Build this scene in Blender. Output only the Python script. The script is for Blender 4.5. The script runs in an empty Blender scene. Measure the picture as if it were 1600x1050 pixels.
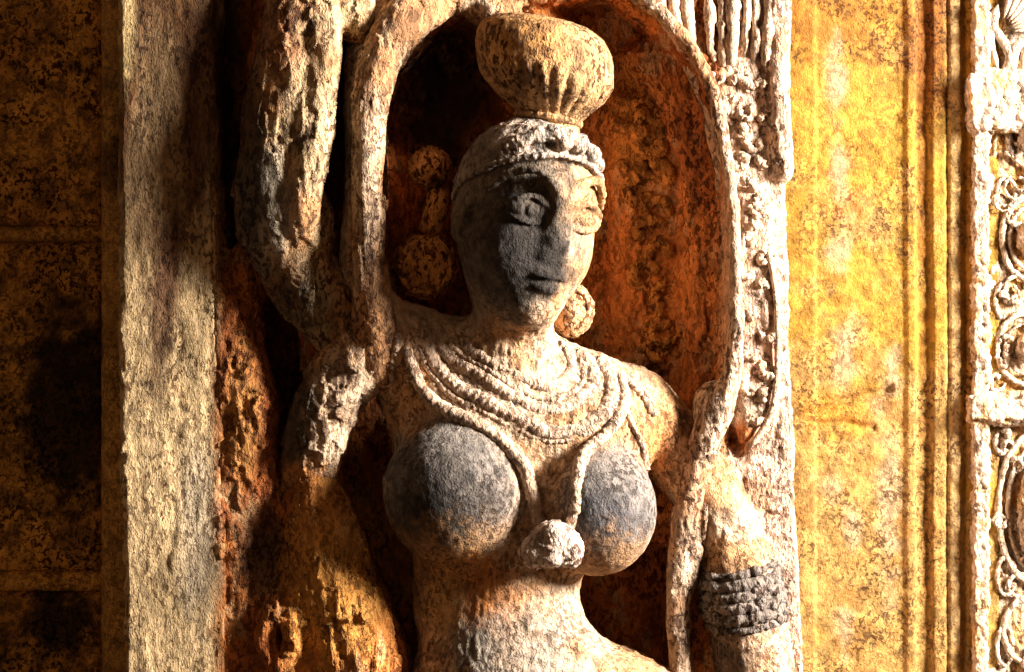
import bpy, math, random
import numpy as np

random.seed(7)
np.random.seed(7)
scene = bpy.context.scene
COL = scene.collection

# ------------------------------------------------------------------ camera
D = 4.0                                   # metres from camera to the front plane of the relief
cam_d = bpy.data.cameras.new("camera")
cam = bpy.data.objects.new("camera", cam_d)
COL.objects.link(cam)
cam.location = (0, -D, 0)
cam.rotation_euler = (math.radians(90), 0, 0)
cam_d.sensor_fit = 'HORIZONTAL'
cam_d.angle = 2 * math.atan(0.8 / D)
cam_d.clip_end = 100
scene.camera = cam

# ------------------------------------------------------------------ light
w = bpy.data.worlds.new("World")
scene.world = w
w.use_nodes = True
bg = w.node_tree.nodes["Background"]
bg.inputs[0].default_value = (1.0, 0.58, 0.32, 1)
bg.inputs[1].default_value = 0.155

ld = bpy.data.lights.new("hall_opening_daylight", 'AREA')
ld.shape = 'RECTANGLE'
ld.size = 0.8
ld.size_y = 1.1
ld.energy = 920
ld.color = (1.0, 0.90, 0.80)
lo = bpy.data.objects.new("hall_opening_daylight", ld)
COL.objects.link(lo)
lo.location = (3.1, -1.1, 1.05)
from mathutils import Vector, Matrix
lo.rotation_euler = (Vector((0.1, 0.0, 0.0)) - lo.location).to_track_quat('-Z', 'Y').to_euler()

scene.view_settings.view_transform = 'Standard'
scene.view_settings.look = 'None'
scene.view_settings.exposure = 0.0
scene.view_settings.gamma = 1.0
scene.render.engine = 'CYCLES'
scene.cycles.use_denoising = True
scene.cycles.max_bounces = 6

# ------------------------------------------------------------------ helpers: coordinates, noise
def S(d): return (D - d) / D
def P(px, py, d=0.0):
    s = S(d)
    return np.array([(px - 800) / 1000 * s, -d, (525 - py) / 1000 * s], dtype=np.float64)
def XZ(v):                                # world position -> millimetre plan of the relief plane
    return v[:, 0] * 1000 + 800, 525 - v[:, 2] * 1000, -v[:, 1]

def _hash(ix, iy, iz, seed):
    h = (ix.astype(np.int64) * 374761393 + iy.astype(np.int64) * 668265263 + iz.astype(np.int64) * 2147483647 + seed * 974711) & 0xffffffff
    h = ((h ^ (h >> 13)) * 1274126177) & 0xffffffff
    h = ((h ^ (h >> 16)) * 2246822519) & 0xffffffff
    return ((h ^ (h >> 15)) & 0xffffff).astype(np.float32) / 0xffffff
def vnoise(p, seed=0):
    i = np.floor(p); f = (p - i).astype(np.float32); i = i.astype(np.int64)
    f = f * f * (3 - 2 * f)
    out = 0
    for dx in (0, 1):
        wx = f[:, 0] if dx else 1 - f[:, 0]
        for dy in (0, 1):
            wy = f[:, 1] if dy else 1 - f[:, 1]
            for dz in (0, 1):
                wz = f[:, 2] if dz else 1 - f[:, 2]
                out = out + wx * wy * wz * _hash(i[:, 0] + dx, i[:, 1] + dy, i[:, 2] + dz, seed)
    return out
def fbm(v, size, octaves=4, seed=0, stretch=(1, 1, 1), rough=0.5):
    p = v / (np.array(stretch) * size)
    a, t, o = 1.0, 0.0, 0.0
    for k in range(octaves):
        o = o + a * vnoise(p * 2 ** k + 17.3 * k, seed + k); t += a; a *= rough
    return o / t
def sstep(a, b, x):
    t = np.clip((x - a) / (b - a), 0, 1)
    return t * t * (3 - 2 * t)

# ------------------------------------------------------------------ helpers: implicit surfaces
class Field:
    def __init__(self, lo, hi, h):
        self.h = h
        self.lo = np.array(lo, float); self.n = np.ceil((np.array(hi) - self.lo) / h).astype(int) + 1
        self.ax = [(self.lo[i] + np.arange(self.n[i]) * h).astype(np.float32) for i in range(3)]
        self.f = np.full(self.n, 0.05, np.float32)
    def sub(self, lo, hi):
        a = np.clip(np.floor((np.array(lo) - self.lo) / self.h).astype(int), 0, self.n)
        b = np.clip(np.ceil((np.array(hi) - self.lo) / self.h).astype(int) + 1, 0, self.n)
        if np.any(b <= a): return None, None
        sl = tuple(slice(a[i], b[i]) for i in range(3))
        return sl, (self.ax[0][sl[0]][:, None, None], self.ax[1][sl[1]][None, :, None], self.ax[2][sl[2]][None, None, :])
    def comb(self, sl, d, k, op):
        g = self.f[sl]
        if op == 'sub': d = -d
        if op == 'add':
            if k > 0:
                hh = np.maximum(k - np.abs(g - d), 0) / k
                g[...] = np.minimum(g, d) - hh * hh * k * 0.25
            else: np.minimum(g, d, out=g)
        else:
            if k > 0:
                hh = np.maximum(k - np.abs(g - d), 0) / k
                g[...] = np.maximum(g, d) + hh * hh * k * 0.25
            else: np.maximum(g, d, out=g)
    def ell(self, c, r, k=0.0, op='add', R=None):
        c = np.asarray(c, float); r = np.asarray(r, float)
        m = r.max() + k + 3 * self.h if R is not None else r + k + 3 * self.h
        sl, g = self.sub(c - m, c + m)
        if sl is None: return
        x, y, z = g[0] - np.float32(c[0]), g[1] - np.float32(c[1]), g[2] - np.float32(c[2])
        if R is not None:
            R = np.asarray(R, np.float32)         # columns are the local axes
            x, y, z = (x * R[0, i] + y * R[1, i] + z * R[2, i] for i in range(3))
        r = r.astype(np.float32)
        k0 = np.sqrt((x / r[0]) ** 2 + (y / r[1]) ** 2 + (z / r[2]) ** 2)
        k1 = np.sqrt((x / r[0] ** 2) ** 2 + (y / r[1] ** 2) ** 2 + (z / r[2] ** 2) ** 2) + 1e-6
        self.comb(sl, k0 * (k0 - 1) / k1, k, op)
    def cone(self, a, b, ra, rb, k=0.0, op='add'):
        a = np.asarray(a, float); b = np.asarray(b, float)
        m = max(ra, rb) + k + 3 * self.h
        sl, g = self.sub(np.minimum(a, b) - m, np.maximum(a, b) + m)
        if sl is None: return
        ab = (b - a).astype(np.float32); L2 = float(ab @ ab) + 1e-9
        x, y, z = (g[i] - np.float32(a[i]) for i in range(3))
        t = np.clip((x * ab[0] + y * ab[1] + z * ab[2]) / L2, 0, 1)
        d = np.sqrt((x - t * ab[0]) ** 2 + (y - t * ab[1]) ** 2 + (z - t * ab[2]) ** 2) - (ra + (rb - ra) * t)
        self.comb(sl, d.astype(np.float32), k, op)
    def tube(self, pts, rad, k=0.0, op='add', n=None):
        pts, rad = spline(pts, rad, n)
        for i in range(len(pts) - 1):
            kk = k
            self.cone(pts[i], pts[i + 1], rad[i], rad[i + 1], kk if i == 0 else min(k, 0.012), op)
    def prism(self, poly, d0, d1, k=0.0, op='add', rnd=0.0, dref=None):
        """outline in millimetres of the relief plane, solid from depth d0 (back) to d1 (front)"""
        s = S(d1 if dref is None else dref)
        q = np.array([[(a - 800) / 1000 * s, (525 - b) / 1000 * s] for a, b in poly])
        m = k + 3 * self.h + 0.002
        sl, g = self.sub((q[:, 0].min() - m, -d1 - m, q[:, 1].min() - m), (q[:, 0].max() + m, -d0 + m, q[:, 1].max() + m))
        X = g[0][:, 0, 0][:, None]; Z = g[2][0, 0, :][None, :]
        best = np.full((X.shape[0], Z.shape[1]), 1e9, np.float32); ins = np.zeros(best.shape, bool)
        for i in range(len(q)):
            a, b = q[i], q[(i + 1) % len(q)]
            e = b - a
            t = np.clip(((X - a[0]) * e[0] + (Z - a[1]) * e[1]) / (e @ e + 1e-12), 0, 1)
            best = np.minimum(best, (X - a[0] - t * e[0]) ** 2 + (Z - a[1] - t * e[1]) ** 2)
            if abs(e[1]) > 1e-9:
                ins ^= ((a[1] > Z) != (b[1] > Z)) & (X < (Z - a[1]) * e[0] / e[1] + a[0])
        d2 = np.sqrt(best) * np.where(ins, -1, 1)
        yy = g[1][0, :, 0]
        dy = np.maximum(-d1 - yy, yy + d0)
        A = d2[:, None, :] + rnd; B = dy[None, :, None] + rnd
        d = np.minimum(np.maximum(A, B), 0) + np.sqrt(np.maximum(A, 0) ** 2 + np.maximum(B, 0) ** 2) - rnd
        self.comb(sl, d.astype(np.float32), k, op)
    def front(self, px, py, d0=0.1):
        """depth of the front-most surface behind (px, py) in the relief plane"""
        d = d0
        for _ in range(3):
            p = P(px, py, d)
            i = int(np.clip(round((p[0] - self.lo[0]) / self.h), 0, self.n[0] - 1)); j = int(np.clip(round((p[2] - self.lo[2]) / self.h), 0, self.n[2] - 1))
            col = self.f[i, :, j]
            hit = np.nonzero(col < 0)[0]
            if len(hit) == 0: return d
            d = -(self.lo[1] + hit[0] * self.h)
        return d
    def mesh(self):
        f = self.f
        f[0], f[-1] = 0.01, 0.01; f[:, 0], f[:, -1] = 0.01, 0.01; f[:, :, 0], f[:, :, -1] = 0.01, 0.01
        ins = f < 0
        c = np.zeros(tuple(self.n - 1), np.uint8)
        for dx in (0, 1):
            for dy in (0, 1):
                for dz in (0, 1):
                    c += ins[dx:self.n[0] - 1 + dx, dy:self.n[1] - 1 + dy, dz:self.n[2] - 1 + dz]
        act = np.nonzero((c > 0) & (c < 8)); nv = len(act[0])
        idx = np.full(c.shape, -1, np.int32); idx[act] = np.arange(nv)
        cor = {}
        for dx in (0, 1):
            for dy in (0, 1):
                for dz in (0, 1):
                    cor[dx, dy, dz] = f[act[0] + dx, act[1] + dy, act[2] + dz]
        acc = np.zeros((nv, 3), np.float32); cnt = np.zeros(nv, np.float32)
        for a in cor:
            for ax in range(3):
                if a[ax]: continue
                b = list(a); b[ax] = 1; b = tuple(b)
                va, vb = cor[a], cor[b]
                m = (va < 0) != (vb < 0)
                t = np.where(m, va / np.where(m, va - vb, 1), 0)
                for q in range(3):
                    acc[:, q] += np.where(m, (a[q] + (t if q == ax else 0)), 0)
                cnt += m
        v = (np.stack(act, 1) + acc / cnt[:, None]) * self.h + self.lo
        quads = []
        for ax in range(3):
            o1, o2 = [(1, 2), (2, 0), (0, 1)][ax]
            s0 = [slice(1, -1)] * 3; s1 = [slice(1, -1)] * 3
            s0[ax] = slice(0, -1); s1[ax] = slice(1, None)
            A, B = ins[tuple(s0)], ins[tuple(s1)]
            e = np.nonzero(A != B)
            e = [q.copy() for q in e]
            for q in range(3):
                if q != ax: e[q] += 1
            flip = ins[e[0], e[1], e[2]]
            def cell(u, w_):
                q = [e[0], e[1], e[2]]
                q[o1] = q[o1] - u; q[o2] = q[o2] - w_
                return idx[q[0], q[1], q[2]]
            Q = np.stack([cell(0, 0), cell(1, 0), cell(1, 1), cell(0, 1)], 1)
            Q = np.where(flip[:, None], Q, Q[:, ::-1])
            quads.append(Q)
        return v.astype(np.float32), np.concatenate(quads)

def spline(pts, rad=None, n=None):
    pts = np.array(pts, float)
    m = len(pts)
    L = np.linalg.norm(np.diff(pts, axis=0), axis=1).sum()
    if n is None: n = max(int(L / 0.012), 2 * m)
    q = np.vstack([2 * pts[0] - pts[1], pts, 2 * pts[-1] - pts[-2]])
    t = np.linspace(0, m - 1 - 1e-6, n); i = t.astype(int); u = (t - i)[:, None]
    p0, p1, p2, p3 = q[i], q[i + 1], q[i + 2], q[i + 3]
    out = 0.5 * (2 * p1 + (p2 - p0) * u + (2 * p0 - 5 * p1 + 4 * p2 - p3) * u * u + (3 * p1 - p0 - 3 * p2 + p3) * u ** 3)
    if rad is None: return out
    if np.isscalar(rad): rad = [rad] * m
    return out, np.interp(t, np.arange(m), rad)

def vnormals(v, q):
    n = np.zeros_like(v)
    fn = np.cross(v[q[:, 2]] - v[q[:, 0]], v[q[:, 3]] - v[q[:, 1]])
    for k in range(4): 
        for a in range(3): n[:, a] += np.bincount(q[:, k], fn[:, a], len(v))
    return n / (np.linalg.norm(n, axis=1)[:, None] + 1e-9)

# ------------------------------------------------------------------ material
def stone_material(name, pit=1.0, stretch=0.6, rough=0.88, bump=1.0, scale=1.0):
    m = bpy.data.materials.new(name); m.use_nodes = True
    nt = m.node_tree; N = nt.nodes; Lk = nt.links
    bs = N["Principled BSDF"]
    bs.inputs["Roughness"].default_value = rough
    bs.inputs["Specular IOR Level"].default_value = 0.25
    at = N.new("ShaderNodeAttribute"); at.attribute_name = "tint"
    tc = N.new("ShaderNodeTexCoord")
    mp = N.new("ShaderNodeMapping"); mp.inputs["Scale"].default_value = (1, 1, stretch)
    Lk.new(tc.outputs["Object"], mp.inputs["Vector"])
    def noise(sc, det, ro, dist=0.0, src=mp):
        n = N.new("ShaderNodeTexNoise"); n.inputs["Scale"].default_value = sc * scale; n.inputs["Detail"].default_value = det
        n.inputs["Roughness"].default_value = ro; n.inputs["Distortion"].default_value = dist
        Lk.new(src.outputs[0], n.inputs["Vector"]); return n.outputs["Fac"]
    def rng(src, a, b, c, d):
        r = N.new("ShaderNodeMapRange"); r.interpolation_type = 'SMOOTHSTEP'
        for i, x in enumerate((a, b, c, d)): r.inputs[i + 1].default_value = x
        Lk.new(src, r.inputs[0]); return r.outputs[0]
    def mul(a, b):
        x = N.new("ShaderNodeMath"); x.operation = 'MULTIPLY'
        for i, s in enumerate((a, b)):
            if isinstance(s, (int, float)): x.inputs[i].default_value = s
            else: Lk.new(s, x.inputs[i])
        return x.outputs[0]
    def add(a, b):
        x = N.new("ShaderNodeMath"); x.operation = 'ADD'; Lk.new(a, x.inputs[0]); Lk.new(b, x.inputs[1]); return x.outputs[0]
    pitn = rng(noise(125, 3.0, 0.6, 0.5), 0.515, 0.58, 0, 1)
    patch = rng(noise(16, 3.0, 0.6), 0.36, 0.60, 0.3, 1)
    pits = mul(mul(pitn, patch), at.outputs["Alpha"])
    pits = mul(pits, pit)
    var = rng(noise(38, 5.0, 0.65, 0.4), 0.3, 0.7, 0.62, 1.28)
    fine = rng(noise(330, 2.0, 0.6, 0.0), 0.3, 0.7, 0.82, 1.14)
    vm = N.new("ShaderNodeVectorMath"); vm.operation = 'SCALE'; Lk.new(at.outputs["Color"], vm.inputs[0]); Lk.new(mul(var, fine), vm.inputs["Scale"])
    dk = N.new("ShaderNodeVectorMath"); dk.operation = 'MULTIPLY'; Lk.new(vm.outputs[0], dk.inputs[0]); dk.inputs[1].default_value = (0.15, 0.075, 0.045)
    mx = N.new("ShaderNodeMix"); mx.data_type = 'RGBA'
    Lk.new(pits, mx.inputs[0]); Lk.new(vm.outputs[0], mx.inputs[6]); Lk.new(dk.outputs[0], mx.inputs[7])
    Lk.new(mx.outputs[2], bs.inputs["Base Color"])
    h = add(mul(pits, -1.0), mul(noise(75, 5.0, 0.7, 0.15), 0.8))
    h = add(h, mul(noise(300, 2.0, 0.6), 0.4))
    bp = N.new("ShaderNodeBump"); bp.inputs["Strength"].default_value = 1.0; bp.inputs["Distance"].default_value = 0.0065 * bump
    Lk.new(h, bp.inputs["Height"]); Lk.new(bp.outputs[0], bs.inputs["Normal"])
    return m
STONE = stone_material("weathered_sandstone")
SMOOTH = stone_material("worn_sandstone", pit=0.85, stretch=0.75, bump=0.75, scale=1.1)
ROUGH = stone_material("rough_masonry", pit=1.0, stretch=0.9, bump=1.3)
YELLOW = stone_material("ochre_limewash", pit=1.0, stretch=0.9, bump=0.45, scale=1.15)

# palette (linear albedo)
PALE = np.array((0.57, 0.41, 0.29)); TAN = np.array((0.58, 0.42, 0.22)); ORANGE = np.array((0.56, 0.175, 0.035))
RUST = np.array((0.24, 0.065, 0.018)); UMBER = np.array((0.10, 0.045, 0.02)); SOOT_SHADE = np.array((0.022, 0.018, 0.016))
GREY = np.array((0.21, 0.198, 0.188)); OCHRE = np.array((0.31, 0.18, 0.024)); DKOCHRE = np.array((0.22, 0.085, 0.012)); PINK = np.array((0.68, 0.46, 0.34))

def mixc(c, col, m):
    return c * (1 - m[:, None]) + np.asarray(col)[None, :] * m[:, None]
def blob(X, Z, cx, cy, rx, ry, soft=0.5, n=None, na=0.6):
    r = np.sqrt(((X - cx) / rx) ** 2 + ((Z - cy) / ry) ** 2)
    if n is not None: r = r + (n - 0.5) * 2 * na
    return 1 - sstep(1 - soft, 1 + soft * 0.3, r)

# ------------------------------------------------------------------ object building
def tag(o, label, cat, group=None):
    o["label"] = label; o["category"] = cat
    if group: o["group"] = group
def thing(name, label, cat, loc):
    o = bpy.data.objects.new(name, None); COL.objects.link(o); o.location = loc; o.empty_display_size = 0.1
    tag(o, label, cat); o["kind"] = "thing"; return o
def add_mesh(name, v, q, mat, parent, colfn=None, disp=None, smooth=True, parent_root=None):
    """disp(v, n) -> offset along the normal; colfn(v, n) -> rgb, pit amount"""
    v = np.asarray(v, np.float32); q = np.asarray(q, np.int32)
    n = vnormals(v, q)
    if disp is not None:
        v = (v + n * disp(v, n)[:, None]).astype(np.float32); n = vnormals(v, q)
    me = bpy.data.meshes.new(name)
    me.vertices.add(len(v)); me.vertices.foreach_set("co", v.ravel())
    me.loops.add(q.size); me.loops.foreach_set("vertex_index", q.ravel())
    me.polygons.add(len(q)); me.polygons.foreach_set("loop_start", np.arange(0, q.size, 4, dtype=np.int32))
    me.polygons.foreach_set("use_smooth", np.full(len(q), smooth))
    me.update(calc_edges=True); me.validate()
    if colfn is not None:
        c, pit = colfn(v, n)
        at = me.attributes.new("tint", 'FLOAT_COLOR', 'POINT')
        rgba = np.ones((len(me.vertices), 4), np.float32); rgba[:, :3] = np.clip(c, 0.003, 0.9); rgba[:, 3] = pit
        at.data.foreach_set("color", rgba.ravel())
    me.materials.append(mat)
    o = bpy.data.objects.new(name, me); COL.objects.link(o)
    if parent is not None:
        o.parent = parent
        root = parent
        off = Vector(parent.location)
        while root.parent: root = root.parent; off += Vector(root.location)
        o.location = -off
    return o
def flat_col(rgb, pit=0.8, vary=0.25, dark=UMBER, seed=3, size=0.05):
    def f(v, n):
        a = fbm(v, size, 4, seed)
        c = np.repeat(np.asarray(rgb, float)[None], len(v), 0)
        c = mixc(c, dark, sstep(0.55, 0.75, a) * vary)
        return c, np.full(len(v), pit)
    return f
def rough_disp(amp=0.004, size=0.03, seed=1, stretch=(1, 1, 1.6)):
    def f(v, n):
        return amp * ((fbm(v, size, 4, seed, stretch, 0.6) - 0.5) * 2 + 0.5 * (np.abs(fbm(v, size * 0.45, 2, seed + 9, stretch) - 0.5) * 4 - 0.5))
    return f
def chips(v, size, seed):
    """flat fracture facets: each cell is a tilted plane"""
    p = v / size; i0 = np.floor(p - 0.5).astype(np.int64)
    best = np.full(len(v), 9e9, np.float32); h = np.zeros(len(v), np.float32)
    for dx in (0, 1):
        for dy in (0, 1):
            for dz in (0, 1):
                c = i0 + [dx, dy, dz]
                r = [_hash(c[:, 0], c[:, 1], c[:, 2], seed + 31 * k) for k in range(6)]
                o = p - c - np.stack([0.25 + 0.5 * r[k] for k in range(3)], 1)
                d2 = (o * o).sum(1).astype(np.float32)
                m = d2 < best
                hh = (o[:, 0] * (r[3] - 0.5) + o[:, 1] * (r[4] - 0.5) + o[:, 2] * (r[5] - 0.5)) * 2 + (r[4] - 0.5)
                h = np.where(m, hh, h); best = np.where(m, d2, best)
    return h
def chip_disp(amp=0.006, size=0.035, seed=1, stretch=(1, 1, 2.0)):
    st = np.array(stretch)
    def f(v, n):
        wv = v / st + 0.006 * np.stack([fbm(v, 0.02, 2, seed + k) - 0.5 for k in range(3)], 1)
        return amp * (0.75 * chips(wv, size, seed) + 0.45 * chips(wv, size * 0.45, seed + 3)) + 0.5 * amp * (fbm(v, size, 3, seed + 5, stretch) - 0.5) * 2
    return f
def sweep(pts, rad, seg=12, bead=0.0, bead_len=0.012, n=None, cap=True):
    """tube along points; returns v, q (all quads)"""
    pts, rad = spline(pts, rad, n)
    m = len(pts)
    tan = np.gradient(pts, axis=0); tan /= np.linalg.norm(tan, axis=1)[:, None] + 1e-9
    up = np.array([0, -1.0, 0])
    s_ = np.cross(tan, up); s_ /= np.linalg.norm(s_, axis=1)[:, None] + 1e-6
    t_ = np.cross(s_, tan)
    arc = np.concatenate([[0], np.cumsum(np.linalg.norm(np.diff(pts, axis=0), axis=1))])
    if bead: rad = rad * (1 - bead + bead * np.abs(np.sin(math.pi * arc / bead_len)) ** 0.6 * 1.3)
    if cap:
        rad = rad.copy(); rad[0] *= 0.05; rad[-1] *= 0.05
    ang = np.arange(seg) / seg * 2 * math.pi
    v = pts[:, None, :] + rad[:, None, None] * (np.cos(ang)[None, :, None] * s_[:, None, :] + np.sin(ang)[None, :, None] * t_[:, None, :])
    v = v.reshape(-1, 3)
    i = np.arange(m - 1)[:, None] * seg; j = np.arange(seg)[None, :]; j2 = (j + 1) % seg
    q = np.stack([i + j, i + j2, i + seg + j2, i + seg + j], -1).reshape(-1, 4)
    return v, q
def ball(c, r, R=None, nu=24, nv=16, lump=None):
    """ellipsoid of quads; lump(dir) scales the radius"""
    th = np.linspace(0.02, math.pi - 0.02, nv); ph = np.arange(nu) / nu * 2 * math.pi
    dirs = np.stack([np.outer(np.sin(th), np.cos(ph)), np.outer(np.sin(th), np.sin(ph)), np.outer(np.cos(th), np.ones(nu))], -1).reshape(-1, 3)
    k = lump(dirs) if lump else 1.0
    loc = dirs * np.asarray(r) * (k[:, None] if lump else 1.0)
    if R is not None: loc = loc @ np.asarray(R).T
    v = loc + np.asarray(c)
    i = np.arange(nv - 1)[:, None] * nu; j = np.arange(nu)[None, :]; j2 = (j + 1) % nu
    q = np.stack([i + j, i + nu + j, i + nu + j2, i + j2], -1).reshape(-1, 4)
    return v, q
def grid_block(x0, x1, z0, z1, yf, yb, step, height):
    """a block with a worked front face (height(X, Z, edge distance) -> proud amount), sides run back to yb"""
    nx = max(int((x1 - x0) / step), 2) + 1; nz = max(int((z1 - z0) / step), 2) + 1
    X, Z = np.meshgrid(np.linspace(x0, x1, nx), np.linspace(z0, z1, nz), indexing='ij')
    e = np.minimum(np.minimum(X - x0, x1 - X), np.minimum(Z - z0, z1 - Z))
    Y = yf - height(X, Z, e)
    v = np.stack([X, Y, Z], -1).reshape(-1, 3)
    I = np.arange(nx * nz).reshape(nx, nz)
    q = np.stack([I[:-1, :-1], I[1:, :-1], I[1:, 1:], I[:-1, 1:]], -1).reshape(-1, 4)
    ring = np.concatenate([I[:, 0], I[-1, 1:], I[-2::-1, -1], I[0, -2:0:-1]])
    bk = v[ring].copy(); bk[:, 1] = yb
    k = np.arange(len(ring)); k2 = np.roll(k, -1); b0 = len(v)
    q = np.vstack([q, np.stack([ring[k], b0 + k, b0 + k2, ring[k2]], -1)])
    return np.vstack([v, bk]), q

# ================================================================== SETTING 1: masonry wall at the left, in shade
WD = -0.32
wall = thing("masonry_wall", "dark soot-stained masonry wall of large blocks at the left edge", "wall", P(-100, 1400, WD))
def hb(amp, rnd, seed):
    def f(X, Z, e):
        v = np.stack([X, X * 0, Z], -1).reshape(-1, 3)
        n = fbm(v, 0.09, 5, seed, rough=0.6).reshape(X.shape) - 0.5
        n2 = fbm(v, 0.016, 3, seed + 5, rough=0.65).reshape(X.shape) - 0.5
        return amp * n * 2 + 0.012 * n2 - 0.02 * np.exp(-np.maximum(e, 0) / rnd)
    return f
def wall_col(base, sootc, seed):
    def f(v, n):
        X, Z, d = XZ(v)
        a = fbm(v, 0.12, 5, seed, rough=0.65); b = fbm(v, 0.02, 3, seed + 3)
        c = np.repeat(np.asarray(base, float)[None], len(v), 0)
        c = mixc(c, RUST, sstep(0.4, 0.7, a) * 0.45)
        c = mixc(c, UMBER, sstep(0.5, 0.66, b) * 0.6)
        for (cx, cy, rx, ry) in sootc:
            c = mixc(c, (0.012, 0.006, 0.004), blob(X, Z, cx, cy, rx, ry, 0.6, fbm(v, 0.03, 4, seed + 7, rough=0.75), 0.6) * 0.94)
        return c, np.full(len(v), 1.0)
    return f
def wx(px): return P(px, 0, WD)[0]
def wz(py): return P(0, py, WD)[2]
BR = np.array((0.80, 0.40, 0.08))
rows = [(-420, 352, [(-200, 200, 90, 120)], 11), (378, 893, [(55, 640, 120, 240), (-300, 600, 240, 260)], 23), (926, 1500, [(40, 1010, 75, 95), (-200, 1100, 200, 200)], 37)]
for (ya, yb, soot, sd) in rows:
    for (xa, xb) in ((-760, -420), (-412, 160)):
        if xb < 0 and False: continue
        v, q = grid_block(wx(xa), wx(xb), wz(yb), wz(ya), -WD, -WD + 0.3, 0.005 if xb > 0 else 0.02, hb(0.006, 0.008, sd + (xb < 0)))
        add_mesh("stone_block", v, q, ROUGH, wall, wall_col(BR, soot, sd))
for (ya, yb) in ((348, 382), (889, 930)):
    v, q = grid_block(wx(-760), wx(162), wz(yb), wz(ya), -WD + 0.012, -WD + 0.3, 0.008, hb(0.003, 0.006, 51))
    add_mesh("mortar_course", v, q, ROUGH, wall, flat_col((0.80, 0.42, 0.09), 0.6, 0.3, seed=12))
v, q = grid_block(wx(157), wx(240), wz(1500), wz(-420), -WD - 0.012, -WD + 0.3, 0.006, hb(0.004, 0.008, 61))
add_mesh("edge_strip", v, q, ROUGH, wall, flat_col((0.62, 0.34, 0.09), 0.5, 0.8, seed=14, size=0.15))

# ================================================================== SETTING 2: yellow wall at the right
YD = -0.45
ywall = thing("limewashed_wall", "sunlit yellow ochre wall with vertical mouldings between relief and carved column", "wall", P(1380, 1500, YD))
def yx(px): return P(px, 0, YD)[0]
prof_x = [1180, 1222, 1246, 1252, 1272, 1276, 1400, 1412, 1418, 1428, 1433, 1452, 1458, 1476, 1480, 1484, 1499, 1504, 1509, 1513, 1530, 1560]
prof_h = [0, 0, 4, 5, 5, 0, 0, 2, 8, 8, -5, -6, 6, 7, 1, 8, 9, 2, -4, 2, 3, 3]
def yheight(X, Z, e):
    v = np.stack([X, X * 0, Z], -1).reshape(-1, 3)
    px = X / S(YD) * 1000 + 800
    wob = (fbm(v, 0.08, 3, 5, (1, 1, 2)).reshape(X.shape) - 0.5) * 6
    h = np.interp(px + wob, prof_x, prof_h) / 1000
    n = fbm(v, 0.10, 5, 71, rough=0.6).reshape(X.shape) - 0.5
    n2 = fbm(v, 0.018, 3, 77, rough=0.65).reshape(X.shape) - 0.5
    py = 525 - Z / S(YD) * 1000
    crack = np.exp(-((py - 636 + (px - 1300) * 0.35 + wob * 9) / 7) ** 2) * ((px > 1235) & (px < 1396)) * 0.010
    crack2 = np.exp(-((py - 660 + wob * 8) / 5) ** 2) * ((px > 1245) & (px < 1370)) * 0.006
    return h + 0.012 * n + 0.006 * n2 - crack - crack2
def ycol(v, n):
    X, Z, d = XZ(v); X = (X - 800) / S(YD) + 800; Z = (Z - 525) / S(YD) + 525
    a = fbm(v, 0.10, 5, 81, rough=0.6); b = fbm(v, 0.03, 4, 85, rough=0.65); s = fbm(v, 0.05, 4, 88, (1, 1, 6), 0.6)
    c = np.repeat(OCHRE[None], len(v), 0)
    c = mixc(c, (0.32, 0.195, 0.065), sstep(0.40, 0.60, a + (Z - 500) / 3000) * 0.75)
    c = mixc(c, DKOCHRE, sstep(0.52, 0.7, b) * 0.4)
    c = mixc(c, DKOCHRE, blob(X, Z, 1300, 20, 130, 110, 0.7, b, 0.8) * 0.75)
    c = mixc(c, (0.16, 0.05, 0.008), blob(X, Z, 1450, 60, 60, 150, 0.7, b, 0.7) * 0.85)
    c = mixc(c, (0.42, 0.13, 0.02), blob(X, Z, 1312, 290, 40, 70, 0.8, b, 0.8) * 0.8)
    for (cx, cy, rx, ry) in ((1305, 130, 22, 70), (1312, 260, 18, 60), (1310, 390, 24, 60), (1320, 560, 26, 70), (1370, 640, 30, 40), (1330, 830, 20, 40), (1390, 800, 24, 130), (1320, 990, 20, 50), (1395, 580, 16, 60), (1300, 760, 30, 30)):
        c = mixc(c, (0.34, 0.24, 0.14), blob(X, Z, cx, cy, rx, ry, 0.8, b, 0.9) * 0.75)
    g = np.exp(-((X - 1441) / 11) ** 2) * sstep(0.35, 0.6, s)
    c = mixc(c, (0.20, 0.07, 0.01), g * 0.8)
    g = np.exp(-((X - 1492) / 9) ** 2)
    c = mixc(c, (0.36, 0.25, 0.12), g * 0.7 * sstep(0.3, 0.5, s))
    c = mixc(c, (0.40, 0.17, 0.015), np.exp(-((X - 1512) / 9) ** 2) * 0.7 * sstep(0.35, 0.6, s))
    c = mixc(c, (0.36, 0.16, 0.015), blob(X, Z, 1320, 645, 90, 40, 0.7, b, 0.9) * 0.8)
    return c, 0.3 + 0.5 * sstep(0.4, 0.6, a)
v, q = grid_block(yx(1150), yx(1560), P(0, 1500, YD)[2], P(0, -420, YD)[2], -YD, -YD + 0.3, 0.003, yheight)
add_mesh("plaster_face", v, q, YELLOW, ywall, ycol)

# ================================================================== SETTING 3: carved column at the far right
CD = -0.42
column = thing("carved_column", "bleached carved column with scroll medallions at the right edge", "column", P(1640, 1500, CD))
F = Field(P(1500, 1260, -0.5) * [1, 0, 1] + [0, 0.34, 0], P(1800, -180, -0.5) * [1, 0, 1] + [0, 0.55, 0], 0.003)
F.prism([(1522, -400), (1522, 1500), (2000, 1500), (2000, -400)], -0.6, CD, 0, 'add', 0.004)
def cp(px, py, d=0.0): return P(px, py, CD + d)
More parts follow.
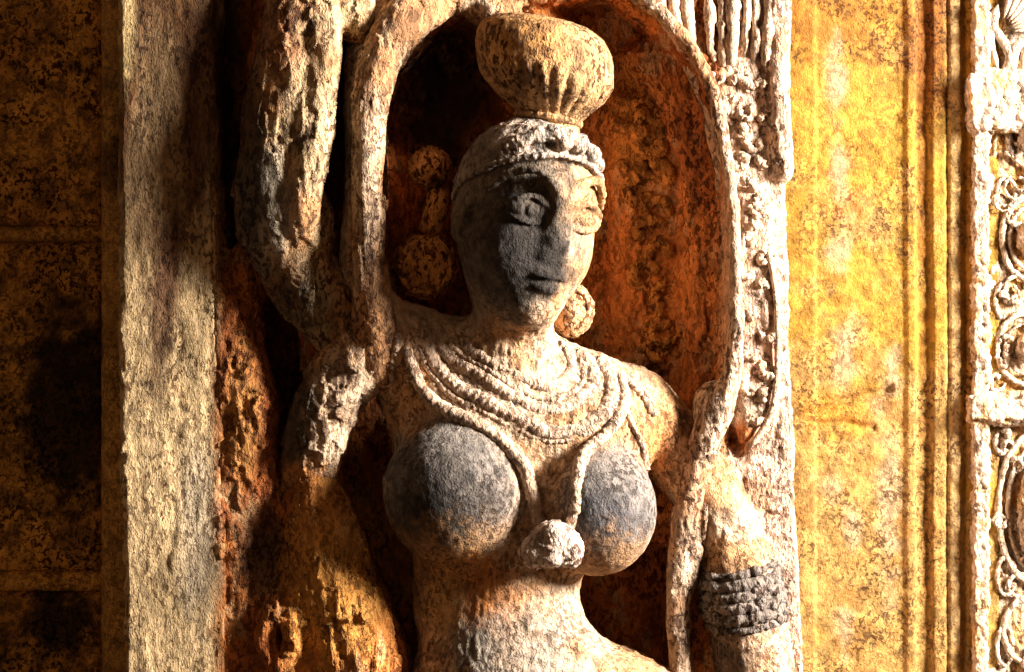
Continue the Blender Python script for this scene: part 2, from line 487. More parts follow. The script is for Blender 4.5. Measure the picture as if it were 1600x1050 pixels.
# sunken panels between the frame bars
for (ya, yb) in ((205, 612), (664, 1240), (-170, 108)):
    F.prism([(1547, ya), (1547, yb), (1900, yb), (1900, ya)], CD - 0.03, CD + 0.05, 0.006, 'sub', dref=CD)
for (px, py, r1, r2) in ((1617, 215, 26, 26), (1612, 372, 26, 30), (1618, 800, 30, 90), (1606, 545, 20, 24)):
    F.ell(cp(px, py, -0.012), (r1 / 1000, 0.02, r2 / 1000), 0.006, 'add')
F.prism([(1515, 118), (1520, 200), (1900, 200), (1900, 118)], CD - 0.04, CD + 0.010, 0.012)
F.prism([(1517, 622), (1519, 656), (1900, 656), (1900, 622)], CD - 0.04, CD + 0.010, 0.012)
v, q = F.mesh()
WHITE = np.array((0.56, 0.44, 0.33))
def ccol(v, n):
    X, Z, d = XZ(v)
    a = fbm(v, 0.04, 4, 91, rough=0.6)
    c = np.repeat(WHITE[None], len(v), 0)
    c = mixc(c, (0.55, 0.30, 0.06), sstep(0.5, 0.66, a) * 0.6)
    c = mixc(c, (0.55, 0.27, 0.04), np.clip((CD - 0.012 - d) / 0.012, 0, 1) * 0.55 * sstep(0.3, 0.6, a))
    return c, 0.4 + 0.4 * a
add_mesh("shaft", v, q, STONE, column, ccol, lambda v, n: rough_disp(0.005, 0.018, 5)(v, n) + chip_disp(0.004, 0.016, 8, (1, 1, 1.3))(v, n))
ccol2 = flat_col(WHITE, 0.5, 0.35, (0.5, 0.28, 0.08), 8, 0.03)
def ring(px, py, rx, ry, r, a0=0, a1=360, bead=0.0, name="scroll_ring", dd=0.0):
    t = np.radians(np.linspace(a0, a1, 28))
    pts = [cp(px + rx * math.cos(a), py - ry * math.sin(a), -0.024 + dd) for a in t]
    v, q = sweep(pts, r * 0.68 / 1000, 10, bead, 0.011, 120, True)
    add_mesh(name, v, q, STONE, column, ccol2, rough_disp(0.004, 0.016, 6))
ring(1617, 215, 42, 48, 7); ring(1612, 372, 46, 66, 7); ring(1612, 372, 34, 50, 4.5, bead=0.3); ring(1606, 545, 48, 56, 7, 60, 300); ring(1606, 545, 36, 40, 4, 60, 300, 0.3)
ring(1622, 795, 62, 120, 8); ring(1622, 795, 47, 100, 5, bead=0.3); ring(1610, 985, 42, 52, 8); ring(1568, 232, 14, 30, 5, 20, 200); ring(1572, 300, 14, 22, 4.5); ring(1566, 470, 10, 26, 5, 90, 300)
ring(1572, 900, 14, 30, 5, 20, 330); ring(1570, 1010, 12, 30, 5); ring(1566, 690, 10, 18, 4.5, 0, 320); ring(1590, 292, 20, 20, 5, 120, 340); ring(1588, 452, 18, 20, 5, 0, 300); ring(1596, 915, 20, 18, 5, 40, 330)
# top scrolls and fan
for (pts, r) in (([(1520, 40), (1535, 65), (1530, 100), (1545, 118)], 8), ([(1530, 15), (1548, 30), (1548, 70), (1560, 110)], 7), ([(1560, 5), (1552, 40), (1565, 62), (1578, 90), (1565, 120)], 8), ([(1600, 62), (1585, 80), (1580, 120)], 9), ([(1640, 60), (1605, 70), (1598, 120)], 6), ([(1524, 80), (1533, 100), (1531, 125)], 6)):
    v, q = sweep([cp(a, b, -0.016) for a, b in pts], r / 1000, 10)
    add_mesh("scroll", v, q, STONE, column, ccol2, rough_disp(0.003, 0.012, 6))
for k in range(7):
    a = math.radians(8 + k * 11)
    pts = [cp(1562 + 24 * math.cos(a), 52 - 24 * math.sin(a), -0.012), cp(1562 + 120 * math.cos(a), 52 - 120 * math.sin(a), -0.012)]
    v, q = sweep(pts, [0.004, 0.009], 10)
    add_mesh("fan_petal", v, q, STONE, column, ccol2, rough_disp(0.002, 0.012, 6))

# ================================================================== RELIEF SLAB
ND = -0.13                                                  # back of the niche
slab = thing("relief_slab", "weathered orange and pink sandstone slab with an arched niche", "relief panel", P(720, 1250, -0.4))
H = 0.003
F = Field((P(150, 0, 0)[0], -0.14, P(0, 1270, 0)[2]), (P(1290, 0, 0)[0], 0.46, P(0, -200, 0)[2]), H)
F.prism([(184, -400), (190, 300), (197, 700), (206, 1500), (1262, 1500), (1252, 1000), (1240, 700), (1232, 480), (1226, 292), (1219, 270), (1217, 130), (1212, 40), (1214, -400)], -0.6, 0.025, 0, 'add', 0.006)
NICHE = [(600, 470), (596, 300), (597, 200), (625, 110), (680, 45), (750, 24), (860, 2), (950, -12), (1040, 52), (1095, 130), (1125, 230), (1138, 400), (1134, 590), (1100, 680), (1062, 850), (1058, 1500), (690, 1500), (640, 1050), (575, 900), (522, 780), (530, 660), (575, 600), (610, 580)]
F.prism(NICHE, ND, 0.3, 0.02, 'sub', dref=0.02)
# pale border band, groove beside it, lower boss
F.prism([(318, -400), (330, 200), (352, 420), (395, 560), (430, 640), (425, 780), (460, 740), (470, 600), (440, 480), (395, 380), (380, 200), (420, -400)], -0.16, 0.2, 0.03, 'sub', dref=0.02)
F.prism([(330, 430), (335, 1500), (470, 1500), (455, 900), (430, 760), (418, 640), (398, 560), (372, 470)], -0.2, 0.082, 0.02, 'add', 0.015)
F.prism([(405, 470), (396, 540), (402, 615), (440, 622), (470, 590), (460, 480)], -0.12, 0.2, 0.02, 'sub', dref=0.02)
F.ell(P(395, 660, 0.04), (0.036, 0.05, 0.12), 0.03)
F.ell(P(380, 480, 0.01), (0.03, 0.04, 0.10), 0.03)
F.prism([(462, 700), (512, 700), (518, 770), (560, 880), (635, 1060), (680, 1500), (400, 1500), (405, 960), (440, 820)], -0.2, 0.098, 0.03, 'add', 0.03)
F.ell(P(520, 900, 0.07), (0.05, 0.05, 0.12), 0.05); F.ell(P(560, 1030, 0.07), (0.045, 0.055, 0.10), 0.05)
F.ell(P(415, 860, 0.11), (0.030, 0.05, 0.08), 0.03, 'sub')
F.ell(P(437, 1000, 0.12), (0.016, 0.06, 0.030), 0.012, 'sub')
F.tube([P(425, 960, 0.094), P(412, 1000, 0.092), P(425, 1040, 0.094), P(452, 1030, 0.098), P(458, 985, 0.098), P(440, 955, 0.096)], 0.011, 0.02)
F.prism([(508, 60), (500, 200), (492, 330), (520, 345), (545, 300), (552, 180), (556, 60)], -0.12, 0.2, 0.015, 'sub', dref=0.02)
for (hx, hy, hr) in ((1143, 128, 9), (1156, 134, 8), (1148, 158, 8), (1166, 226, 11), (1182, 246, 10), (1140, 196, 8), (1166, 302, 11), (1160, 335, 10), (1176, 362, 10), (1168, 412, 12), (1184, 484, 9), (1172, 552, 12), (1206, 586, 7), (1168, 612, 9), (1186, 616, 8), (1194, 310, 8), (1190, 150, 8)):
    F.ell(P(hx, hy, 0.05), (hr / 1300, 0.026, hr / 1100), 0.006, 'sub')
F.ell(P(1152, 690, 0.04), (0.02, 0.05, 0.03), 0.01, 'sub')
# right margin: raised border behind the foliage, flat below
F.tube([P(1216, -50, 0.02), P(1216, 130, 0.02), P(1222, 270, 0.02)], 0.016, 0.01)
F.prism([(1150, 300), (1148, 600), (1160, 690), (1195, 660), (1215, 600), (1212, 330), (1190, 290)], 0.0, 0.042, 0.02, 'add', 0.015)
ro = [(1040, 52), (1095, 130), (1125, 230), (1138, 400), (1134, 590), (1100, 680), (1068, 850)]
ri = [(1010, 850), (1040, 680), (1075, 590), (1078, 400), (1062, 240), (1030, 150), (980, 80)]
F.prism(ro + ri, -0.2, -0.035, 0.04, 'add', 0.02)
# unseen mass added behind head and bun to block light to the niche's left
F.ell(P(832, 360, ND), (0.085, 0.18, 0.17), 0.03)
F.ell(P(845, 120, ND), (0.075, 0.20, 0.11), 0.03)
# soft steps inside the niche: inner pilaster behind the leaf scroll
F.prism([(955, 150), (950, 600), (1075, 620), (1082, 380), (1060, 210), (1010, 150)], -0.2, ND + 0.035, 0.02, 'add', 0.01)
v, q = F.mesh()
def slab_disp(v, n):
    X, Z, d = XZ(v)
    a = chip_disp(0.007, 0.03, 31, (1, 1, 1.8))(v, n)
    flat = 1 - 0.55 * ((X < 335) & (Z > 450))
    flat = flat * (1 - 0.6 * (X > 1145))
    return a * flat + 0.008 * (fbm(v, 0.16, 3, 35) - 0.5)
def slab_col(v, n):
    X, Z, d = XZ(v)
    a = fbm(v, 0.13, 5, 41, (1, 1, 1.6), 0.62); b = fbm(v, 0.035, 4, 45, (1, 1, 1.8), 0.65); s = fbm(v, 0.04, 4, 48, (1, 1, 7), 0.6)
    c = np.repeat(TAN[None], len(v), 0)
    # niche and middle zone: orange, rust
    mid = sstep(335, 365, X + (b - 0.5) * 40) * (1 - sstep(1110, 1150, X))
    c = mixc(c, ORANGE, mid * 0.95)
    c = mixc(c, RUST, mid * sstep(0.45, 0.62, a) * 0.75)
    c = mixc(c, (0.66, 0.25, 0.065), blob(X, Z, 960, 400, 170, 330, 0.4, b, 0.4) * (d < 0.0) * (1 - 0.6 * sstep(0.5, 0.65, a)))
    c = mixc(c, TAN, mid * sstep(0.56, 0.68, b) * 0.45)
    # pale band: darker streaks at its top, rust streak
    top = blob(X, Z, 265, 130, 95, 400, 0.4, 0.5 * b + 0.5 * s, 0.7) * (X < 345)
    c = mixc(c, (0.13, 0.06, 0.022), top * (0.7 + 0.3 * sstep(0.4, 0.6, s)))
    c = mixc(c, (0.13, 0.06, 0.03), blob(X, Z, 265 + (500 - Z) * 0.12, 480, 26, 180, 0.6, b, 0.5) * (X < 345) * 0.85)
    c = mixc(c, (0.60, 0.44, 0.20), blob(X, Z, 205, 40, 22, 130, 0.5, b, 0.4) * 0.8)
    c = mixc(c, (0.36, 0.33, 0.27), blob(X, Z, 320, 830, 40, 160, 0.7, b, 0.6) * 0.5)
    c = mixc(c, (0.10, 0.045, 0.02), blob(X, Z, 330, 150, 40, 200, 0.6, b, 0.7) * 0.9)
    c = mixc(c, SOOT_SHADE, blob(X, Z, 415, 860, 50, 90, 0.6, b, 0.7) * 0.85)
    c = mixc(c, (0.50, 0.24, 0.07), blob(X, Z, 385, 650, 36, 130, 0.7, b, 0.5) * 0.8)
    c = mixc(c, (0.55, 0.27, 0.06), blob(X, Z, 530, 900, 110, 170, 0.6, b, 0.6) * 0.8)
    # cast shade of head and bun painted on niche back; black patch at right
    c = mixc(c, SOOT_SHADE, blob(X, Z, 690, 150, 75, 160, 0.6, b, 0.6) * (d < 0.0) * 0.9)
    c = mixc(c, SOOT_SHADE, blob(X, Z, 1010, 590, 60, 50, 0.8, b, 0.7) * (d < 0.0) * 0.8)
    c = mixc(c, (0.62, 0.30, 0.06), blob(X, Z, 985, 200, 60, 130, 0.8, b, 0.6) * (d < 0.0) * 0.7)
    # right margin: pink and pale
    rt = sstep(1120, 1150, X)
    c = mixc(c, PINK, rt * 0.95)
    c = mixc(c, PALE, rt * sstep(0.45, 0.6, a) * 0.7 * (Z < 720))
    c = mixc(c, (0.50, 0.24, 0.10), rt * sstep(0.55, 0.68, b) * 0.5)
    c = mixc(c, (0.60, 0.20, 0.05), blob(X, Z, 1155, 685, 28, 26, 0.5, b, 0.5) * 0.9)
    return c, np.clip(0.75 + 0.5 * (a - 0.5) + 0.15 * (X < 345), 0, 1)
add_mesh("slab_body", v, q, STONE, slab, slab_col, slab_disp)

BAND = stone_material("plastered_band", pit=0.85, stretch=0.5, bump=0.5, scale=1.35)
F = Field((P(160, 0, 0)[0], -0.11, P(0, 1270, 0)[2]), (P(380, 0, 0)[0], 0.12, P(0, -200, 0)[2]), 0.003)
F.prism([(179, -400), (183, 400), (187, 700), (195, 1500), (362, 1500), (358, 900), (352, 700), (344, 500), (338, 320), (334, 150), (332, -400)], -0.1, 0.085, 0.0, 'add', 0.012)
v, q = F.mesh()
add_mesh("border_band", v, q, BAND, slab, slab_col, lambda v, n: rough_disp(0.003, 0.05, 37, (1, 1, 2.5))(v, n) + 0.004 * (fbm(v, 0.2, 3, 39) - 0.5) + np.where(np.abs(n[:, 0]) > 0.3, 1, 0.15) * (chip_disp(0.007, 0.04, 43, (1, 1, 2.2))(v, n) + 0.016 * (fbm(v, 0.12, 3, 47) - 0.6)))

# ================================================================== CARVED CREEPER (arch stems and limb at the left)
creeper = thing("carved_creeper", "knotted stone creeper stems arching over and beside the figure", "carved creeper", P(560, 1250, 0.05))
def stem_col(pale_bias, seed):
    def f(v, n):
        X, Z, d = XZ(v)
        a = fbm(v, 0.10, 5, seed, (1, 1, 2.2), 0.62); b = fbm(v, 0.03, 4, seed + 4, (1, 1, 2), 0.65)
        c = np.repeat((PALE * pale_bias + TAN * (1 - pale_bias))[None], len(v), 0) * 0.92
        c = mixc(c, (0.42, 0.18, 0.055), sstep(0.40, 0.58, a) * 0.75)
        c = mixc(c, UMBER, sstep(0.53, 0.66, b) * 0.55)
        if pale_bias < 0.5:
            c = mixc(c, (0.30, 0.29, 0.24), blob(X, Z, 420, 330, 60, 120, 0.6, b, 0.6) * 0.7)
            c = mixc(c, SOOT_SHADE, blob(X, Z, 400, 260, 34, 240, 0.6, b, 0.8) * 0.75)  # limb's left side painted darker as its shaded side
            c = mixc(c, SOOT_SHADE, blob(X, Z, 470, 470, 70, 80, 0.6, b, 0.8) * 0.6)
            c = mixc(c, RUST, blob(X, Z, 450, 60, 60, 80, 0.8, b, 0.8) * 0.6)
        return c, np.full(len(v), 0.85)
    return f
def part_field(lo_px, hi_px, d0, d1, h):
    a = P(lo_px[0], hi_px[1], 0); b = P(hi_px[0], lo_px[1], 0)
    return Field((a[0], -d1, a[2]), (b[0], -d0, b[2]), h)
# limb
F = part_field((320, -220), (640, 600), -0.15, 0.26, 0.0028)
F.tube([P(500, -200, -0.05), P(455, 100, -0.04), P(440, 320, -0.04), P(520, 480, -0.04)], 0.05)
F.tube([P(520, -200, 0.06), P(490, -60, 0.075), P(468, 80, 0.08), P(446, 200, 0.085), P(434, 310, 0.085), P(456, 400, 0.07), P(508, 475, 0.06), P(570, 550, 0.045)], [0.062, 0.06, 0.064, 0.066, 0.062, 0.060, 0.058, 0.05])
F.ell(P(486, 345, 0.10), (0.035, 0.03, 0.045), 0.03)
F.ell(P(405, 330, 0.06), (0.03, 0.04, 0.06), 0.03)
F.tube([P(508, 20, 0.115), P(502, 130, 0.125), P(484, 260, 0.135), P(470, 350, 0.13)], [0.02, 0.022, 0.024, 0.018], 0.03)
F.tube([P(545, -100, 0.08), P(545, 0, 0.09), P(560, 50, 0.08)], [0.04, 0.035, 0.02], 0.03)
v, q = F.mesh()
add_mesh("limb", v, q, STONE, creeper, stem_col(0.2, 131), chip_disp(0.006, 0.034, 132, (1, 1, 2.2)))
# left arch stem
F = part_field((520, -220), (1000, 620), -0.17, 0.25, 0.0028)
F.tube([P(590, 570, 0.07), P(584, 490, 0.115), P(577, 400, 0.13), P(575, 290, 0.135), P(578, 180, 0.13), P(596, 95, 0.115), P(632, 35, 0.09), P(690, -8, 0.05), P(780, -40, 0.03), P(900, -80, 0.02)], [0.045, 0.032, 0.024, 0.024, 0.026, 0.032, 0.038, 0.036, 0.05, 0.05])
F.tube([P(570, 480, 0.0), P(574, 250, 0.02), P(578, 120, 0.0)], 0.024, 0.03)
F.tube([P(572, 480, -0.05), P(576, 250, -0.05), P(580, 120, -0.05)], 0.024, 0.03)
F.tube([P(572, 500, 0.04), P(566, 380, 0.08), P(570, 250, 0.085), P(574, 120, 0.07), P(600, 40, 0.0)], [0.05, 0.026, 0.024, 0.03, 0.05], 0.03)
F.ell(P(770, 22, 0.0), (0.045, 0.08, 0.024), 0.02)
v, q = F.mesh()
add_mesh("arch_stem", v, q, STONE, creeper, stem_col(0.75, 141), chip_disp(0.0042, 0.028, 142, (1, 1, 2.6)))
# right arch stem
F = part_field((920, -220), (1220, 1270), -0.17, 0.2, 0.0028)
F.tube([P(900, -80, 0.03), P(985, -22, 0.04), P(1050, 40, 0.05), P(1100, 112, 0.055), P(1128, 200, 0.06), P(1143, 300, 0.06), P(1150, 420, 0.06), P(1149, 540, 0.06), P(1134, 620, 0.06), P(1102, 690, 0.055), P(1078, 780, 0.05), P(1063, 880, 0.045), P(1060, 980, 0.04), P(1066, 1080, 0.03), P(1080, 1260, 0.02)], [0.03, 0.016, 0.012, 0.012, 0.010, 0.009, 0.009, 0.012, 0.018, 0.024, 0.020, 0.019, 0.018, 0.019, 0.022])
F.tube([P(1000, -30, -0.02), P(1090, 110, -0.02), P(1132, 260, -0.02), P(1146, 420, -0.02), P(1142, 600, -0.02), P(1100, 700, -0.02), P(1072, 850, -0.02), P(1068, 1260, -0.02)], 0.012, 0.04)
F.ell(P(1112, 636, 0.03), (0.03, 0.03, 0.04), 0.025)
F.tube([P(1112, 780, 0.045), P(1085, 850, 0.045), P(1072, 930, 0.045)], [0.01, 0.014, 0.008], 0.01)
v, q = F.mesh()
add_mesh("arch_stem", v, q, STONE, creeper, stem_col(0.9, 151), chip_disp(0.0035, 0.025, 152, (1, 1, 2.6)))

# hanging flutes at the upper right, each its own piece
pale_col = flat_col(PALE * 1.1, 0.45, 0.35, (0.45, 0.24, 0.10), 9, 0.04)
for (xa, xb, yb, r) in ((1018, 1040, 40, 7), (1034, 1052, 62, 8), (1052, 1066, 82, 9), (1074, 1082, 96, 9), (1106, 1112, 98, 8), (1124, 1132, 108, 5), (1144, 1146, 104, 12), (1166, 1164, 90, 7), (1182, 1180, 100, 6), (1202, 1198, 112, 10)):
    v, q = sweep([P(xa - 8, -260, 0.026), P(xa, -20, 0.028), P((xa + xb) / 2, yb * 0.5, 0.030), P(xb, yb, 0.02)], [r / 1000 * 1.1, r / 1000 * 1.1, r / 1000, r / 1000 * 0.8], 10)
    add_mesh("hanging_flute", v, q, STONE, slab, pale_col, chip_disp(0.006, 0.02, int(xa), (1, 1, 3)))
# foliage down the right margin: curled leaves with drilled eyes
def curl(px, py, d, r, a0, turns, tr, name, parent, col):
    t = np.linspace(0, 1, 22)
    g1, g2 = rnd.uniform(0.7, 1.3), rnd.uniform(0.75, 1.35)
    pts = [P(px + g1 * r * (1 - 0.7 * u) * math.cos(a0 + turns * 2 * math.pi * u), py - g2 * r * (1 - 0.7 * u) * math.sin(a0 + turns * 2 * math.pi * u), d + 0.006 * math.sin(3 * u)) for u in t]
    rad = np.interp(t, [0, 0.25, 0.6, 0.9, 1], [0.35, 1.25, 0.8, 1.2, 0.8]) * tr / 1000
    v, q = sweep(pts, list(rad), 9, n=64)
    sd = rnd.randrange(900)
    add_mesh(name, v, q, STONE, parent, col, rough_disp(0.0065, 0.016, sd, (1, 1, 1)))
rnd = random.Random(5)
for k in range(46):
    py = rnd.uniform(212, 606) if k % 2 else rnd.uniform(670, 1060)
    curl(rnd.uniform(1556, 1660), py, CD - 0.024, rnd.uniform(8, 17), rnd.uniform(0, 6.28), rnd.choice((-1, 1)) * rnd.uniform(0.4, 0.9), 3.6, "small_scroll", column, ccol2)
for (px, py, r) in ((1118, 118, 15), (1150, 132, 16), (1175, 122, 14), (1200, 140, 12), (1140, 160, 14), (1168, 172, 17), (1195, 185, 14), (1150, 205, 17), (1180, 222, 18), (1156, 250, 17), (1190, 262, 14), (1165, 290, 17), (1192, 312, 16), (1168, 338, 16), (1178, 372, 17), (1196, 400, 14), (1170, 425, 18), (1192, 450, 14), (1178, 485, 17), (1196, 520, 14), (1172, 548, 18), (1196, 575, 14), (1176, 605, 18), (1198, 622, 12), (1180, 650, 14)):
    curl(px, py, 0.036 if py > 280 else 0.019, r, rnd.uniform(0, 6.28), rnd.choice((-1, 1)) * rnd.uniform(0.4, 0.95), 6, "curled_leaf", slab, pale_col)
v, q = sweep([P(1200, 390, 0.045), P(1212, 460, 0.045), P(1215, 560, 0.045), P(1206, 640, 0.045), P(1178, 690, 0.04), P(1165, 700, 0.03)], 0.005, 10)
add_mesh("leaf_border", v, q, STONE, slab, pale_col, rough_disp(0.002, 0.012, 14))
# leaf scroll inside the niche
leaf_col = flat_col((0.56, 0.25, 0.055), 0.9, 0.7, (0.10, 0.04, 0.015), 19, 0.04)
for (px, py, r) in ((985, 178, 30), (1010, 215, 34), (985, 250, 26), (1022, 268, 30), (1002, 300, 32), (1032, 330, 24), (1010, 362, 28), (1034, 395, 24), (1012, 425, 28), (1036, 455, 24), (1016, 480, 26), (1036, 515, 24), (1020, 540, 24)):
    curl(px, py, ND + 0.034, r, rnd.uniform(0, 6.28), rnd.choice((-1, 1)) * rnd.uniform(0.4, 0.95), r * 0.34, "scroll_leaf", slab, leaf_col)
v, q = sweep([P(1068, 230, ND + 0.05), P(1074, 330, ND + 0.05), P(1078, 430, ND + 0.05), P(1075, 560, ND + 0.05)], 0.007, 10, 0.35, 0.012, 220)
add_mesh("beaded_edge", v, q, STONE, slab, leaf_col)

# ================================================================== THE FIGURE
figure = thing("stone_figure", "carved sandstone woman with tall bun, round earrings and necklaces in the niche", "statue", P(820, 1280, 0.05))
B = part_field((410, 170), (1290, 1290), -0.17, 0.33, 0.0022)
# torso
B.ell(P(790, 720, 0.015), (0.175, 0.105, 0.19))
B.tube([P(660, 600, 0.03), P(790, 650, 0.035), P(960, 670, 0.01)], [0.075, 0.10, 0.085], 0.06)
B.ell(P(775, 930, 0.02), (0.128, 0.10, 0.16), 0.07)
B.ell(P(855, 1165, 0.03), (0.265, 0.15, 0.17), 0.06)
B.ell(P(800, 1060, 0.06), (0.12, 0.09, 0.12), 0.06)
# neck and shoulders
B.cone(P(804, 470, 0.075), P(802, 570, 0.06), 0.046, 0.052, 0.03)
B.tube([P(800, 560, 0.06), P(880, 590, 0.04), P(990, 625, 0.0)], [0.05, 0.05, 0.045], 0.05)
B.tube([P(790, 560, 0.06), P(700, 555, 0.05), P(625, 545, 0.045)], [0.055, 0.055, 0.06], 0.05)
# arm at the image right
B.tube([P(995, 640, 0.0), P(1050, 695, -0.005), P(1105, 765, 0.005), P(1145, 860, 0.02), P(1165, 960, 0.025), P(1185, 1090, 0.02), P(1195, 1280, 0.0)], [0.054, 0.054, 0.048, 0.050, 0.055, 0.058, 0.06], 0.03)
# broken arm stub at the image left, webbed up to the shoulder
B.tube([P(622, 535, 0.045), P(562, 556, 0.065), P(518, 620, 0.07), P(490, 690, 0.065), P(478, 770, 0.045)], [0.055, 0.046, 0.045, 0.042, 0.036], 0.04)
B.tube([P(575, 520, 0.10), P(545, 600, 0.10), P(520, 670, 0.095), P(506, 735, 0.08)], [0.016, 0.02, 0.018, 0.014], 0.03)
B.tube([P(588, 470, 0.09), P(590, 530, 0.07), P(555, 590, 0.08)], [0.028, 0.042, 0.035], 0.04)
# breasts
B.ell(P(709, 770, 0.10), (0.106, 0.098, 0.112), 0.03)
B.ell(P(936, 797, 0.082), (0.088, 0.095, 0.100), 0.03)
# head
Hc = P(820, 345, 0.105)
yaw, roll, pitch = math.radians(27), math.radians(8), math.radians(3)
Rm = (Matrix.Rotation(roll, 3, 'Y') @ Matrix.Rotation(yaw, 3, 'Z') @ Matrix.Rotation(pitch, 3, 'X'))
Rn = np.array(Rm)
# local frame: +x image right, -y forward, +z up
def hp(u, fwd, up): return Hc + Rn @ (np.array([u, -fwd, up]) / 1000)
def he(u, fwd, up, r, k=0.0, op='add'): B.ell(hp(u, fwd, up), np.array(r) / 1000, k, op, Rn)
he(0, -6, 32, (104, 120, 122), 0.02)
he(-2, 17, -60, (84, 87, 93), 0.06)
he(0, 62, -118, (40, 38, 34), 0.04)                              # chin
he(-48, 62, -45, (42, 40, 48), 0.03); he(42, 58, -42, (36, 38, 46), 0.03)   # cheeks
for s in (-1, 1):
    he(s * 50, 116, 22, (47, 24, 33), 0.012, 'sub')             # sockets
    he(s * 46, 78, 17, (37, 31, 26), 0.002)                     # eyeballs
    eye = lambda u, up, out: hp(s * (46 + 0.86 * u), 79 + (31 * math.sqrt(max(0.02, 1 - (u / 44) ** 2 - ((up - 17) / 30) ** 2)) + out) - 0.12 * max(u, 0), up)
    B.tube([eye(-40, 14, 0), eye(-28, 28, 2), eye(-8, 37, 3), eye(14, 36, 3), eye(31, 26, 2), eye(43, 12, 0)], [0.003, 0.0045, 0.005, 0.005, 0.0045, 0.003], 0.002)   # upper lid
    B.tube([eye(-40, 13, 0), eye(-24, 3, 1), eye(0, -2, 1), eye(24, 3, 1), eye(42, 12, 0)], 0.0035, 0.002)   # lower lid
    ring_ = [eye(-1 + 14 * math.cos(a), 18 + 14 * math.sin(a), 1) for a in np.linspace(0, 2 * math.pi, 13)]
    B.tube(ring_, 0.0036, 0.001, 'sub')                          # iris line
    B.tube([hp(s * 7, 116, 40), hp(s * 26, 117, 66), hp(s * 54, 105, 77), hp(s * 82, 78, 62), hp(s * 97, 54, 38)], [0.004, 0.0055, 0.006, 0.005, 0.004], 0.006)   # brow
B.tube([hp(0, 106, 45), hp(0, 107, 15), hp(0, 107, -16), hp(-2, 105, -34)], [0.013, 0.014, 0.018, 0.021], 0.042)   # nose
he(-17, 106, -40, (11, 12, 10), 0.01); he(17, 106, -40, (11, 12, 10), 0.01)
he(0, 104, -74, (31, 17, 11), 0.006); he(0, 102, -92, (26, 17, 12), 0.006)   # lips
B.tube([hp(-24, 108, -83), hp(0, 121, -83), hp(24, 108, -83)], 0.0028, 0.003, 'sub')
B.ell(hp(8, 134, -48), (0.022, 0.016, 0.018), 0.012, 'sub')     # broken nose tip
for s in (-1, 1): he(s * 104, -4, -8, (12, 26, 40), 0.01)        # ears
BF = B.f.copy()
v, q = B.mesh()
B.f = BF
def fig_disp(v, n):
    X, Z, d = XZ(v)
    fine = 1 - 0.6 * blob(X, Z, 825, 350, 130, 170, 0.2)
    br = 1 - 0.7 * np.maximum(blob(X, Z, 709, 770, 115, 120, 0.2), blob(X, Z, 945, 797, 95, 110, 0.2))
    lf = 1 - sstep(590, 640, X)
    return rough_disp(0.0035, 0.03, 161)(v, n) * fine * br * (1 - lf) + chip_disp(0.006, 0.028, 163)(v, n) * lf + 0.0016 * (fbm(v, 0.01, 2, 169) - 0.5)
